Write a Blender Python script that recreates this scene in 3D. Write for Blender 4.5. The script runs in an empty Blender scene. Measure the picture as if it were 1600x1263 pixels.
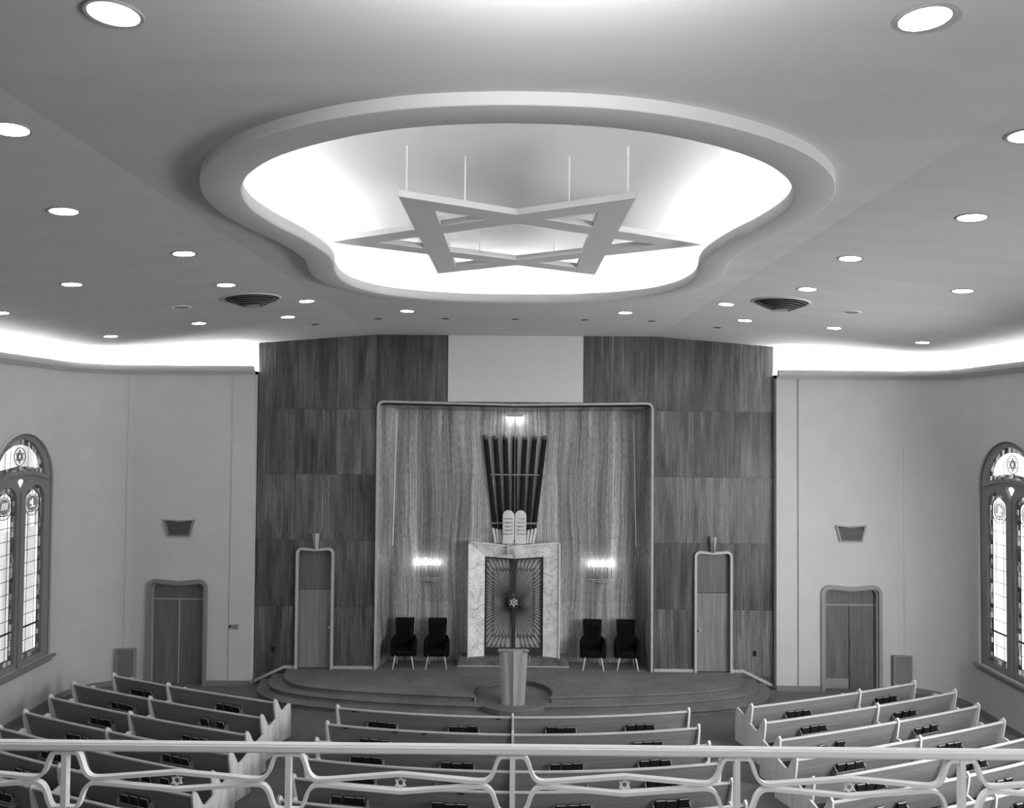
import bpy, bmesh, math, random
from mathutils import Vector, Matrix
random.seed(7)
PI = math.pi
SC = bpy.context.scene
COL = SC.collection

# ------------------------------------------------------------------ camera
CAM_H = 6.59
def cam_matrix(pitch, roll, yaw):
    cy, sy = math.cos(yaw), math.sin(yaw); cp, sp = math.cos(pitch), math.sin(pitch)
    f = Vector((-sy*cp, cy*cp, sp)); rt = Vector((cy, sy, 0)); up = rt.cross(f)
    cr, sr = math.cos(roll), math.sin(roll)
    R = cr*rt + sr*up; U = -sr*rt + cr*up
    m = Matrix((R, U, -f)).transposed().to_4x4()
    m.translation = (0, 0, CAM_H)
    return m
cd = bpy.data.cameras.new('camera'); cam = bpy.data.objects.new('camera', cd); COL.objects.link(cam)
cd.sensor_fit = 'HORIZONTAL'; cd.sensor_width = 36; cd.lens = 36*1250/1600; cd.clip_start = .05; cd.clip_end = 200
cam.matrix_world = cam_matrix(math.radians(1.49), math.radians(.46), math.radians(.24))
SC.camera = cam

# ------------------------------------------------------------------ world, exposure, lights
w = bpy.data.worlds.new('world'); SC.world = w; w.use_nodes = True
w.node_tree.nodes['Background'].inputs[0].default_value = (.5, .5, .5, 1)
w.node_tree.nodes['Background'].inputs[1].default_value = .05
vs = SC.view_settings
vs.view_transform = 'Standard'; vs.look = 'None'; vs.gamma = 1; vs.use_curve_mapping = False; vs.exposure = -.5

def area(name, loc, target, sx, sy, power, spread=180):
    l = bpy.data.lights.new(name, 'AREA'); l.shape = 'RECTANGLE'; l.size = sx; l.size_y = sy
    l.energy = power; l.spread = math.radians(spread)
    o = bpy.data.objects.new(name, l); COL.objects.link(o); o.location = loc
    o.rotation_euler = (Vector(target)-Vector(loc)).to_track_quat('-Z', 'Y').to_euler()
    return o
# daylight through the tall side windows further back along the nave
for i, yy in enumerate((12.9, 8.2, 3.5)):
    area('right_window_daylight', (10.6, yy, 3.7), (-2, yy+5, 0.0), 1.7, 4.6, 850, 150)
    area('left_window_daylight', (-10.6, yy, 3.7), (2, yy+5, 2.0), 1.7, 4.6, 15)
# unseen lights added over the balcony: ceiling hot spot and frontal fill
pl = bpy.data.lights.new('unseen_balcony_light', 'POINT'); pl.energy = 320; pl.shadow_soft_size = .15
po = bpy.data.objects.new('unseen_balcony_light', pl); COL.objects.link(po); po.location = (.15, 3.1, 8.38)
area('unseen_balcony_light', (3.6, 0.2, 8.0), (0, 16, 4.0), 1.2, 1.0, 60)  # added frontal fill from beside the camera, no fixture there

# ------------------------------------------------------------------ materials
def mat(name, col, rough=.6, spec=.3, emit=0, metal=0, grain=None, bump=0, noise=None):
    """neutral grey procedural material; noise=(scale, low, high, stretch xyz) multiplies the colour"""
    m = bpy.data.materials.new(name); m.use_nodes = True
    nt = m.node_tree; b = nt.nodes['Principled BSDF']
    b.inputs['Base Color'].default_value = (col, col, col, 1)
    b.inputs['Roughness'].default_value = rough
    b.inputs['Specular IOR Level'].default_value = spec
    b.inputs['Metallic'].default_value = metal
    if emit:
        b.inputs['Emission Color'].default_value = (1, 1, 1, 1); b.inputs['Emission Strength'].default_value = emit
    if noise:
        sc, lo, hi, st = noise
        tc = nt.nodes.new('ShaderNodeTexCoord'); mp = nt.nodes.new('ShaderNodeMapping'); mp.inputs['Scale'].default_value = st
        nz = nt.nodes.new('ShaderNodeTexNoise'); nz.inputs['Scale'].default_value = sc; nz.inputs['Detail'].default_value = 6
        mr = nt.nodes.new('ShaderNodeMapRange'); mr.inputs[1].default_value = .3; mr.inputs[2].default_value = .7
        mr.inputs[3].default_value = lo*col; mr.inputs[4].default_value = hi*col
        nt.links.new(tc.outputs['Object'], mp.inputs[0]); nt.links.new(mp.outputs[0], nz.inputs['Vector'])
        nt.links.new(nz.outputs[0], mr.inputs[0]); nt.links.new(mr.outputs[0], b.inputs['Base Color'])
        if bump:
            bp = nt.nodes.new('ShaderNodeBump'); bp.inputs['Strength'].default_value = bump; bp.inputs['Distance'].default_value = .02
            nt.links.new(nz.outputs[0], bp.inputs['Height']); nt.links.new(bp.outputs[0], b.inputs['Normal'])
    return m

class NT:
    """tiny node-graph helper: values are sockets or numbers"""
    def __init__(s, m): s.nt = m.node_tree
    def n(s, t, **kw):
        nd = s.nt.nodes.new(t)
        for k, v in kw.items(): setattr(nd, k, v)
        return nd
    def put(s, sock, v):
        if isinstance(v, (int, float)): sock.default_value = v
        elif isinstance(v, tuple): sock.default_value = v
        else: s.nt.links.new(v, sock)
    def math(s, op, a, b=0, c=None):
        nd = s.n('ShaderNodeMath', operation=op); s.put(nd.inputs[0], a); s.put(nd.inputs[1], b)
        if c is not None: s.put(nd.inputs[2], c)
        return nd.outputs[0]
    def xyz(s):
        tc = s.n('ShaderNodeTexCoord'); sp = s.n('ShaderNodeSeparateXYZ'); s.nt.links.new(tc.outputs['Object'], sp.inputs[0])
        return sp.outputs
    def comb(s, x, y, z):
        nd = s.n('ShaderNodeCombineXYZ'); s.put(nd.inputs[0], x); s.put(nd.inputs[1], y); s.put(nd.inputs[2], z); return nd.outputs[0]
    def noise(s, v, sc, det=4, dist=0):
        nd = s.n('ShaderNodeTexNoise'); s.put(nd.inputs['Vector'], v); nd.inputs['Scale'].default_value = sc
        nd.inputs['Detail'].default_value = det; nd.inputs['Distortion'].default_value = dist; return nd.outputs[0]
    def white(s, v):
        nd = s.n('ShaderNodeTexWhiteNoise'); s.put(nd.inputs['Vector'], v); return nd.outputs['Value']
    def rng(s, v, a, b, c, d):
        nd = s.n('ShaderNodeMapRange'); s.put(nd.inputs[0], v)
        for i, q in enumerate((a, b, c, d)): nd.inputs[i+1].default_value = q
        return nd.outputs[0]

def panel_wood():
    """veneer sheets 1.017 m wide and 1.67 m high, each sheet its own tone and grain"""
    m = mat('panel_veneer', .13, rough=.42, spec=.3); g = NT(m); x, y, z = g.xyz()
    ix = g.math('FLOOR', g.math('DIVIDE', g.math('ADD', g.math('ABSOLUTE', x), -3.535), 1.017))
    sx = g.math('SIGN', x); z = g.math('MINIMUM', z, 8.62)
    iz = g.math('FLOOR', g.math('DIVIDE', g.math('ADD', z, -.28), 1.67))
    cell = g.comb(ix, sx, iz)
    tone = g.rng(g.white(cell), 0, 1, .72, 1.3)
    off = g.math('MULTIPLY', g.white(g.comb(iz, ix, sx)), 37)
    fine = g.noise(g.comb(g.math('MULTIPLY', g.math('ADD', x, off), 26), 0, g.math('MULTIPLY', z, .8)), 1, 4)
    broad = g.noise(g.comb(g.math('MULTIPLY', g.math('ADD', x, off), 4.5), off, g.math('MULTIPLY', z, .55)), 1, 3, .3)
    grain = g.math('MULTIPLY', g.rng(fine, .3, .7, .55, 1.4), g.rng(broad, .3, .7, .5, 1.55))
    # a few pale vertical flecks, one row per leaf of veneer
    fx = g.math('FRACT', g.math('DIVIDE', g.math('ADD', x, 20), .254))
    fl = g.math('LESS_THAN', g.math('ABSOLUTE', g.math('SUBTRACT', fx, .5)), .045)
    fz = g.white(g.comb(g.math('FLOOR', g.math('DIVIDE', g.math('ADD', x, 20), .254)), iz, 3))
    zf = g.math('FRACT', g.math('DIVIDE', g.math('ADD', z, -.28), 1.67))
    fw = g.math('MULTIPLY', g.math('GREATER_THAN', fz, .68), g.rng(g.math('ABSOLUTE', g.math('SUBTRACT', zf, fz)), 0, .35, 1, 0))
    fleck = g.math('ADD', 1, g.math('MULTIPLY', g.math('MULTIPLY', fl, fw), .9))
    # sheet joints
    jx = g.math('FRACT', g.math('DIVIDE', g.math('ADD', g.math('ABSOLUTE', x), -3.535), 1.017))
    jm = g.math('MAXIMUM', g.math('LESS_THAN', jx, .012), g.math('LESS_THAN', zf, .008))
    joint = g.math('SUBTRACT', 1, g.math('MULTIPLY', jm, .4))
    vf = g.noise(g.comb(g.math('MULTIPLY', x, 90), 0, g.math('MULTIPLY', z, 6)), 1, 3)
    grain = g.math('MULTIPLY', grain, g.rng(vf, .3, .7, .72, 1.28))
    v = g.math('MULTIPLY', g.math('MULTIPLY', tone, grain), g.math('MULTIPLY', fleck, g.math('MULTIPLY', joint, .088)))
    g.put(m.node_tree.nodes['Principled BSDF'].inputs['Base Color'], v); return m

def niche_wood():
    """figured veneer, wavy streaks matched left and right of the centre seam"""
    m = mat('figured_veneer', .2, rough=.38, spec=.35); g = NT(m); x, y, z = g.xyz()
    ax = g.math('ABSOLUTE', x)
    wob = g.math('MULTIPLY', g.math('SUBTRACT', g.noise(g.comb(g.math('MULTIPLY', ax, .9), 3, g.math('MULTIPLY', z, .4)), 1, 2), .5), .34)
    xx = g.math('ADD', ax, wob)
    broad = g.noise(g.comb(g.math('MULTIPLY', xx, 3.2), 0, g.math('MULTIPLY', z, .12)), 1, 3)
    streak = g.noise(g.comb(g.math('MULTIPLY', xx, 22), 1, g.math('MULTIPLY', z, .35)), 1, 5, .2)
    fine = g.noise(g.comb(g.math('MULTIPLY', x, 75), 1, g.math('MULTIPLY', z, 7)), 1, 3)
    iz = g.math('FLOOR', g.math('DIVIDE', g.math('ADD', z, -.28), 1.67)); ix = g.math('FLOOR', g.math('DIVIDE', ax, .82))
    tone = g.rng(g.white(g.comb(ix, iz, g.math('SIGN', x))), 0, 1, .9, 1.12)
    v = g.math('MULTIPLY', g.rng(broad, .3, .7, .5, 1.4), g.math('MULTIPLY', g.rng(streak, .3, .7, .5, 1.5), g.rng(fine, .3, .7, .6, 1.4)))
    zf = g.math('FRACT', g.math('DIVIDE', g.math('ADD', z, -.28), 1.67))
    joint = g.math('SUBTRACT', 1, g.math('MULTIPLY', g.math('LESS_THAN', zf, .006), .25))
    seam = g.math('SUBTRACT', 1, g.math('MULTIPLY', g.math('LESS_THAN', ax, .012), .45))
    v = g.math('MULTIPLY', g.math('MULTIPLY', v, tone), g.math('MULTIPLY', g.math('MULTIPLY', joint, seam), .30))
    g.put(m.node_tree.nodes['Principled BSDF'].inputs['Base Color'], v); return m

def wood(name, col, sx, sz, rough=.4, lo=.8, hi=1.2, sy=None):
    m = mat(name, col, rough=rough, spec=.35); g = NT(m); x, y, z = g.xyz()
    v = g.comb(g.math('MULTIPLY', x, sx), g.math('MULTIPLY', y, sy if sy is not None else sx), g.math('MULTIPLY', z, sz))
    n = g.math('MULTIPLY', g.rng(g.noise(v, 1, 5, .3), .3, .7, lo, hi), g.rng(g.noise(v, .22, 2), .3, .7, lo+.08, hi-.08))
    g.put(m.node_tree.nodes['Principled BSDF'].inputs['Base Color'], g.math('MULTIPLY', n, col)); return m

def marble():
    m = mat('veined_marble', .6, rough=.25, spec=.5); g = NT(m); x, y, z = g.xyz()
    v = g.comb(x, y, z)
    n = g.noise(v, 3.2, 8, 1.2)
    vein = g.rng(g.math('ABSOLUTE', g.math('SUBTRACT', n, .5)), 0, .02, .5, 1)
    cl = g.rng(g.noise(v, 3, 3), .3, .7, .78, 1.1)
    g.put(m.node_tree.nodes['Principled BSDF'].inputs['Base Color'], g.math('MULTIPLY', g.math('MULTIPLY', vein, cl), .82)); return m

def carpet(name, col):
    m = mat(name, col, rough=.95, spec=.05); g = NT(m); x, y, z = g.xyz(); v = g.comb(x, y, z)
    a = g.rng(g.noise(v, 1.3, 5), .3, .7, .82, 1.18); b = g.rng(g.noise(v, 30, 3), .3, .7, .75, 1.25)
    g.put(m.node_tree.nodes['Principled BSDF'].inputs['Base Color'], g.math('MULTIPLY', g.math('MULTIPLY', a, b), col)); return m

def stained(name, strength, sx, lo, base):
    """back-lit leaded glass: vertical strips of paler and darker opal glass"""
    m = mat(name, base, rough=.2, emit=strength); g = NT(m); x, y, z = g.xyz()
    st = g.white(g.comb(0, g.math('FLOOR', g.math('MULTIPLY', y, sx)), g.math('FLOOR', g.math('MULTIPLY', z, .33))))
    cl = g.noise(g.comb(x, g.math('MULTIPLY', y, 6), g.math('MULTIPLY', z, 1.4)), 1, 4)
    s = g.math('MULTIPLY', g.math('MULTIPLY', g.rng(st, 0, 1, lo, 1), g.rng(cl, .3, .7, .75, 1.15)), strength)
    g.put(m.node_tree.nodes['Principled BSDF'].inputs['Emission Strength'], s); return m
def mosaic(name, strength):
    m = mat(name, .1, rough=.2, emit=strength); g = NT(m); x, y, z = g.xyz()
    c = g.white(g.comb(0, g.math('FLOOR', g.math('MULTIPLY', y, 13)), g.math('FLOOR', g.math('MULTIPLY', z, 9))))
    g.put(m.node_tree.nodes['Principled BSDF'].inputs['Emission Strength'], g.math('MULTIPLY', g.math('POWER', c, 2.2), strength)); return m

M = {}
M['plaster'] = mat('wall_plaster', .50, rough=.9, spec=.1, noise=(1.6, .96, 1.03, (1, 1, 1)))
M['ceiling'] = mat('ceiling_plaster', .60, rough=.85, spec=.12, noise=(.9, .96, 1.04, (.6, 2.5, 1)))
M['ringp'] = mat('ring_plaster', .58, rough=.7, spec=.2)
M['dome'] = mat('dome_plaster', .72, rough=.8, spec=.1)
M['panel'] = panel_wood(); M['niche'] = niche_wood()
M['doorwood'] = wood('door_veneer', .20, 14, .8, .4)
M['doordark'] = wood('door_veneer_dark', .125, 14, .8, .4)
M['trim'] = wood('light_trim', .42, 6, 6, .4, .92, 1.08)
M['greytrim'] = mat('grey_trim', .26, rough=.5)
M['base'] = mat('baseboard_paint', .2, rough=.5)
M['pew'] = wood('pew_oak', .205, 1.2, 22, .38, .85, 1.15, sy=3)
M['pewrail'] = wood('pew_cap_oak', .48, 3, 20, .35, .92, 1.08)
M['pewend'] = wood('pew_end_oak', .64, 16, 1.2, .35, .86, 1.1)
M['pewseat'] = wood('pew_seat_oak', .22, 1.2, 22, .4)
M['carpet'] = carpet('floor_carpet', .13); M['bimah'] = carpet('bimah_carpet', .15)
M['marble'] = marble(); M['darkmarble'] = mat('dark_marble', .12, rough=.25, spec=.5, noise=(5, .6, 1.5, (1, 1, 1)))
M['black'] = mat('black_leather', .006, rough=.8, spec=.06)
M['blackpipe'] = mat('black_piping', .006, rough=.6)
M['leg'] = mat('pale_chair_leg', .6, rough=.35)
M['book'] = mat('black_book_cloth', .012, rough=.6); M['paper'] = mat('book_pages', .3, rough=.9)
M['white'] = mat('white_enamel', .92, rough=.35, spec=.4)
M['star'] = mat('star_paint', .62, rough=.6); M['staredge'] = mat('star_edge_paint', .8, rough=.6)
M['steel'] = mat('bright_steel', .7, rough=.3, metal=.7)
M['bronze'] = mat('dark_bronze', .045, rough=.4, metal=.3, spec=.5)
M['bronze2'] = mat('worn_bronze', .16, rough=.4, metal=.3)
M['tube'] = mat('dark_tube_enamel', .02, rough=.9, spec=.03); M['tubecap'] = mat('tube_cap_enamel', .09, rough=.4)
M['pale'] = mat('pale_stone', .66, rough=.6); M['letter'] = mat('incised_letter', .12, rough=.8)
M['curtain'] = mat('ark_curtain', .36, rough=.8, noise=(3, .85, 1.15, (12, 1, .6)))
M['screen'] = mat('cream_grille_cloth', .62, rough=.9, noise=(40, .97, 1.03, (1, 1, 1)))
M['tubelight'] = mat('cove_tube', .9, emit=210); M['domelight'] = mat('dome_tube', .9, emit=170)
M['lamp'] = mat('downlight_glass', .9, emit=120); M['bulb'] = mat('candle_bulb', .9, emit=45); M['soft'] = mat('soft_lamp', .9, emit=70)
M['dark'] = mat('dark_opening', .02, rough=.9); M['grille'] = mat('grille_paint', .2, rough=.5)
M['diffuser'] = mat('diffuser_metal', .33, rough=.45); M['dimlens'] = mat('unlit_lens', .22, rough=.4)
M['wframe'] = mat('window_frame_paint', .2, rough=.6)
M['lead'] = mat('lead_came', .02, rough=.6)
M['lectern'] = wood('lectern_veneer', .30, 16, 1, .4, .9, 1.1)
M['glassL'] = stained('opal_glass_left', 1.5, 6.5, .45, .3); M['glassR'] = stained('opal_glass_right', 3.0, 6.5, .7, .3)
M['mosL'] = mosaic('mosaic_glass_left', .5); M['mosR'] = mosaic('mosaic_glass_right', .9)
M['medL'] = mat('medallion_glass_left', .1, emit=.14); M['medR'] = mat('medallion_glass_right', .2, emit=.55)

# ------------------------------------------------------------------ mesh helpers
class B:
    def __init__(s): s.bm = bmesh.new()
    def box(s, x0, x1, y0, y1, z0, z1, mt=None):
        vs_ = [s.bm.verts.new(v) for v in ((x0,y0,z0),(x1,y0,z0),(x1,y1,z0),(x0,y1,z0),(x0,y0,z1),(x1,y0,z1),(x1,y1,z1),(x0,y1,z1))]
        if mt: 
            for v in vs_: v.co = mt @ v.co
        for f in ((3,2,1,0),(4,5,6,7),(0,1,5,4),(1,2,6,5),(2,3,7,6),(3,0,4,7)): s.bm.faces.new([vs_[i] for i in f])
        return s
    def rings(s, rs, closed=False, cap=True):
        """skin successive rings (lists of points, all the same length)"""
        V = [[s.bm.verts.new(p) for p in r] for r in rs]; n = len(V[0])
        m = len(V) if closed else len(V)-1
        for i in range(m):
            a, b = V[i], V[(i+1) % len(V)]
            for k in range(n):
                s.bm.faces.new((a[k], a[(k+1) % n], b[(k+1) % n], b[k]))
        if cap and not closed:
            s.bm.faces.new(V[0][::-1]); s.bm.faces.new(V[-1])
        return s
    def cyl(s, p, q, r0, r1=None, n=12, cap=True):
        p, q = Vector(p), Vector(q); r1 = r0 if r1 is None else r1; d = (q-p).normalized()
        a = d.orthogonal().normalized(); b = d.cross(a)
        s.rings([[c + r*(a*math.cos(2*PI*k/n) + b*math.sin(2*PI*k/n)) for k in range(n)] for c, r in ((p, r0), (q, r1))], cap=cap)
        return s
    def tube(s, pts, r, n=8, closed=False):
        pts = [Vector(p) for p in pts]; L = len(pts); rs = []; up = None
        for i, p in enumerate(pts):
            if closed: d = pts[(i+1) % L]-pts[i-1]
            else: d = pts[min(i+1, L-1)]-pts[max(i-1, 0)]
            d.normalize()
            if up is None: a = d.orthogonal().normalized()
            else: a = (up - d*up.dot(d)).normalized()
            up = a; b = d.cross(a)
            rs.append([p + r*(a*math.cos(2*PI*k/n) + b*math.sin(2*PI*k/n)) for k in range(n)])
        s.rings(rs, closed=closed); return s
    def flatbar(s, pts, wd, th, depth_axis=Vector((0, 1, 0))):
        """rectangular bar along a path lying in the plane normal to depth_axis"""
        pts = [Vector(p) for p in pts]; L = len(pts); rs = []
        for i, p in enumerate(pts):
            d = (pts[min(i+1, L-1)]-pts[max(i-1, 0)]).normalized(); nrm = d.cross(depth_axis).normalized()
            rs.append([p + nrm*th/2*a + depth_axis*wd/2*b for a, b in ((-1,-1),(1,-1),(1,1),(-1,1))])
        s.rings(rs); return s
    def lathe(s, c, prof, n=32, caps=True):
        c = Vector(c)
        s.rings([[c + Vector((r*math.cos(2*PI*k/n), r*math.sin(2*PI*k/n), z)) for k in range(n)] for r, z in prof], cap=caps); return s
    def ball(s, c, r, sz=1, n=12, m=8):
        c = Vector(c)
        s.rings([[c + Vector((r*math.sin(PI*j/m)*math.cos(2*PI*k/n), r*math.sin(PI*j/m)*math.sin(2*PI*k/n), -sz*r*math.cos(PI*j/m))) for k in range(n)] for j in range(1, m)]); return s
    def add(s, me, mt=None):
        t = bmesh.new(); t.from_mesh(me)
        if mt: t.transform(mt)
        tm = bpy.data.meshes.new('t'); t.to_mesh(tm); t.free(); s.bm.from_mesh(tm); bpy.data.meshes.remove(tm); return s
    def plate(s, outer, holes, th, mt=None, bevel=0):
        """flat sheet with holes, drawn in XY and thick in Z (centred), then moved by mt"""
        cu = bpy.data.curves.new('c', 'CURVE'); cu.dimensions = '2D'; cu.fill_mode = 'BOTH'; cu.extrude = max(th/2-bevel, .0001)
        if bevel: cu.bevel_depth = bevel; cu.bevel_resolution = 2; cu.offset = -bevel
        for poly in [outer]+list(holes):
            sp = cu.splines.new('POLY'); sp.points.add(len(poly)-1); sp.use_cyclic_u = True
            for i, (x, y) in enumerate(poly): sp.points[i].co = (x, y, 0, 1)
        o = bpy.data.objects.new('c', cu); COL.objects.link(o); dg = bpy.context.evaluated_depsgraph_get()
        me = bpy.data.meshes.new_from_object(o.evaluated_get(dg)); 
        s.add(me, mt); bpy.data.objects.remove(o); bpy.data.curves.remove(cu); bpy.data.meshes.remove(me)
        return s
    def mesh(s, name, smooth=35):
        bmesh.ops.remove_doubles(s.bm, verts=s.bm.verts, dist=1e-5)
        bmesh.ops.recalc_face_normals(s.bm, faces=s.bm.faces)
        if smooth:
            for f in s.bm.faces: f.smooth = True
            for e in s.bm.edges:
                if len(e.link_faces) != 2 or e.calc_face_angle(0) > math.radians(smooth): e.smooth = False
        me = bpy.data.meshes.new(name); s.bm.to_mesh(me); s.bm.free(); return me

XZ = Matrix(((1,0,0,0),(0,0,-1,0),(0,1,0,0),(0,0,0,1)))        # plate (x,y) -> world (x, ., z)
YZ = Matrix(((0,0,1,0),(1,0,0,0),(0,1,0,0),(0,0,0,1)))         # plate (x,y) -> world (., y, z)
def T(x, y, z): return Matrix.Translation((x, y, z))

def wpos(o):
    p = Vector(o.location)
    while o.parent: o = o.parent; p += Vector(o.location)
    return p
def part(name, b, m, parent=None, label=None, world=True, smooth=35, origin=None):
    """link the shape as one object; shapes drawn in world coordinates are re-based on their parent"""
    me = b.mesh(name, smooth); me.materials.append(M[m])
    o = bpy.data.objects.new(name, me); COL.objects.link(o)
    if parent: o.parent = parent
    if world and parent: me.transform(Matrix.Translation(-wpos(parent)))
    if origin is not None and not parent: me.transform(Matrix.Translation(-Vector(origin))); o.location = origin
    if label: o['label'] = label
    return o
def thing(name, label, cat, loc, rz=0, group=None):
    o = bpy.data.objects.new(name, None); o.empty_display_size = .2; COL.objects.link(o); o.location = loc; o.rotation_euler = (0, 0, rz)
    return tag(o, label, cat, group)
def tag(o, label, cat, group=None):
    o['label'] = label; o['category'] = cat
    if group: o['group'] = group
    return o
def struct(name, b, m, parent=None, smooth=35):
    o = part(name, b, m, parent, smooth=smooth)
    if not parent: o['kind'] = 'structure'
    return o
def sempty(name, loc):
    o = bpy.data.objects.new(name, None); COL.objects.link(o); o.location = loc; o['kind'] = 'structure'; return o
def copy_tree(o, parent=None):
    c = o.copy(); COL.objects.link(c); c.parent = parent
    for ch in o.children: copy_tree(ch, c)
    return c
def arc(cx, cy, r, a0, a1, n): return [(cx+r*math.cos(math.radians(a0+(a1-a0)*i/n)), cy+r*math.sin(math.radians(a0+(a1-a0)*i/n))) for i in range(n+1)]
def rrect(x0, x1, z0, z1, r, dip=0, n=6):
    """opening with rounded top corners and a head that dips a little in the middle"""
    p = [(x0, z0), (x1, z0)] + arc(x1-r, z1-r, r, 0, 90, n)
    if dip: p += [((x0+x1)/2, z1-dip)]
    return p + arc(x0+r, z1-r, r, 90, 180, n)
def catmull(P, n=8, closed=True):
    out = []; L = len(P)
    rg = range(L) if closed else range(L-1)
    for i in rg:
        if closed: a, b, c, d = P[i-1], P[i], P[(i+1) % L], P[(i+2) % L]
        else: a, b, c, d = P[max(i-1,0)], P[i], P[i+1], P[min(i+2,L-1)]
        for k in range(n):
            t = k/n
            out.append(tuple(.5*((2*b[j])+(-a[j]+c[j])*t+(2*a[j]-5*b[j]+4*c[j]-d[j])*t*t+(-a[j]+3*b[j]-3*c[j]+d[j])*t**3) for j in range(len(b))))
    if not closed: out.append(tuple(P[-1]))
    return out
def offset(P, d):
    """move a closed outline outwards by d (inwards when negative)"""
    A = sum(P[i-1][0]*P[i][1]-P[i][0]*P[i-1][1] for i in range(len(P))); sg = 1 if A > 0 else -1
    out = []
    for i in range(len(P)):
        a, c = Vector(P[i-1]), Vector(P[(i+1) % len(P)]); t = (c-a).normalized(); out.append((P[i][0]+sg*t.y*d, P[i][1]-sg*t.x*d))
    return out

# ------------------------------------------------------------------ room shell
WX, WY, YW, CZ = 10.8, 20.18, 20.38, 8.87            # side walls, white end wall, wood wall, flat ceiling
YB = -3.0                                          # back of the balcony
RC = 1.25                                          # rounded corners
WIN_Y, WIN_HW, SILL, SPR = 17.6, 1.13, 1.17, 5.22
def cz(x): return CZ-.078*max(0, abs(x)-3.55)

fl = B().box(-11.6, 11.6, YB-.3, 22, -.2, 0); struct('floor', fl, 'carpet')

def win_out(cy, hw=WIN_HW, z0=SILL, z1=SPR, n=24): return [(cy-hw, z0), (cy+hw, z0)] + arc(cy, z1, hw, 0, 180, n)
DB = (7.77, 9.12, 2.56)                             # double door opening x0 x1 top
def side_path(off=0, sg=1):
    """plan of the side wall from the wood wall round the corner and back along the nave"""
    p = [(6.58, WY+off), (9.70, WY+off)]
    cx, cy, r = 9.55, WY-RC, RC+off
    p += [(cx + r*math.sin(a), cy + r*math.cos(a)) for a in [math.radians(10+80*i/16) for i in range(17)]]
    p += [(WX+off, YB)]
    return [(sg*a, b) for a, b in p]
def strip(b, P, z0, z1, th=.3):
    """vertical wall following plan P; thickness is added on the outer side"""
    n = len(P); rs = []
    for i in range(n):
        a, c = Vector(P[max(i-1, 0)]), Vector(P[min(i+1, n-1)]); t = (c-a).normalized()
        nr = Vector((-t.y, t.x))
        mid = Vector((0, 8)); 
        if nr.dot(Vector(P[i])-mid) < 0: nr = -nr
        q = Vector(P[i])+nr*th
        rs.append([(P[i][0], P[i][1], z0), (q.x, q.y, z0), (q.x, q.y, z1), (P[i][0], P[i][1], z1)])
    b.rings(rs)
for sg, side in ((-1, 'left'), (1, 'right')):
    b = B(); TH = .32
    # end wall with the double door opening
    outer = [(6.58, 0), (DB[0], 0)] + rrect(DB[0], DB[1], 0, DB[2], .13, .05)[::-1][:-2] + [(DB[1], 0), (9.6, 0), (9.6, 7.9), (6.58, 7.9)]
    outer = [(sg*x, z) for x, z in outer]
    b.plate(outer, [], TH, T(0, WY+TH/2, 0) @ XZ)
    cpts = [p for p in side_path(0, sg)][1:]
    strip(b, [(sg*9.6, WY)]+[p for p in cpts[1:-1]], 0, 7.9, TH)
    yc = WY-RC
    holes = [win_out(WIN_Y-4.7*k) for k in range(1)]
    b.plate([(YB, 0), (yc, 0), (yc, 7.9), (YB, 7.9)], holes, TH, T(sg*(WX+TH/2), 0, 0) @ YZ)
    wl = struct('wall_'+side, b, 'plaster')
    # upper wall behind the light cove
    b = B(); strip(b, side_path(.42, sg), 7.8, 9.0, .15); part('cove_wall', b, 'dome', wl)
    # ledge that hides the tubes: shelf and rounded nose
    b = B(); P = side_path(0, sg); n = len(P); rs = []
    prof = [(-.42, 7.86), (-.42, 7.90), (.06, 7.90), (.08, 8.0), (.12, 8.02), (.17, 8.0), (.19, 7.95), (.17, 7.89), (.10, 7.85), (.03, 7.80), (-.02, 7.80)]
    for i in range(n):
        a, c = Vector(P[max(i-1, 0)]), Vector(P[min(i+1, n-1)]); t = (c-a).normalized(); nr = Vector((-t.y, t.x))
        if nr.dot(Vector(P[i])-Vector((0, 8))) > 0: nr = -nr
        rs.append([(P[i][0]+nr.x*s, P[i][1]+nr.y*s, z) for s, z in prof])
    b.rings(rs); part('cove_ledge', b, 'plaster', wl)
    b = B(); q = side_path(.14, sg); pts = [(q[0][0]+sg*.08, q[0][1])]+q[1:-1]+[(q[-1][0], 6.0)]
    b.tube([(x, y, 7.945) for x, y in pts], .022, 8); part('cove_tube_light', b, 'tubelight', wl)
    # baseboard
    b = B()
    for seg in ([p for p in side_path(-.02, sg)][:1]+[(sg*(DB[0]-.1), WY-.02)], [(sg*(DB[1]+.1), WY-.02)]+side_path(-.02, sg)[1:]):
        strip(b, seg, 0, .13, .03)
    struct('baseboard_'+side, b, 'base')
    # thin joint cover strips on the end wall
    b = B().box(sg*7.12-.014, sg*7.12+.014, WY-.02, WY, .13, 7.82); struct('trim_%d' % (1 if sg < 0 else 2), b, 'plaster' if sg < 0 else 'greytrim')
    b = B().box(sg*9.76-.008, sg*9.76+.008, WY-.03, WY, .13, 7.82); struct('trim_%d' % (3 if sg < 0 else 4), b, 'plaster')

# wood wall with the niche and two door openings
NX, NZ = 3.46, 7.13
SD = (4.62, 5.46, 3.38)
b = B(); TH = .30
def arch_hole(x0, x1, z0, z1, r, dip): return rrect(x0, x1, z0, z1, r, dip)
out = [(-6.56, 0), (6.56, 0), (6.56, cz(6.56)+.05), (3.55, CZ+.05), (-3.55, CZ+.05), (-6.56, cz(6.56)+.05)]
holes = [rrect(-NX, NX, .37, NZ, .12, .06), rrect(SD[0], SD[1], .37, SD[2], .09, .03), rrect(-SD[1], -SD[0], .37, SD[2], .09, .03)]
b.plate(out, holes, TH, T(0, YW+TH/2, 0) @ XZ); wb = struct('wall_back', b, 'panel')
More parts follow.
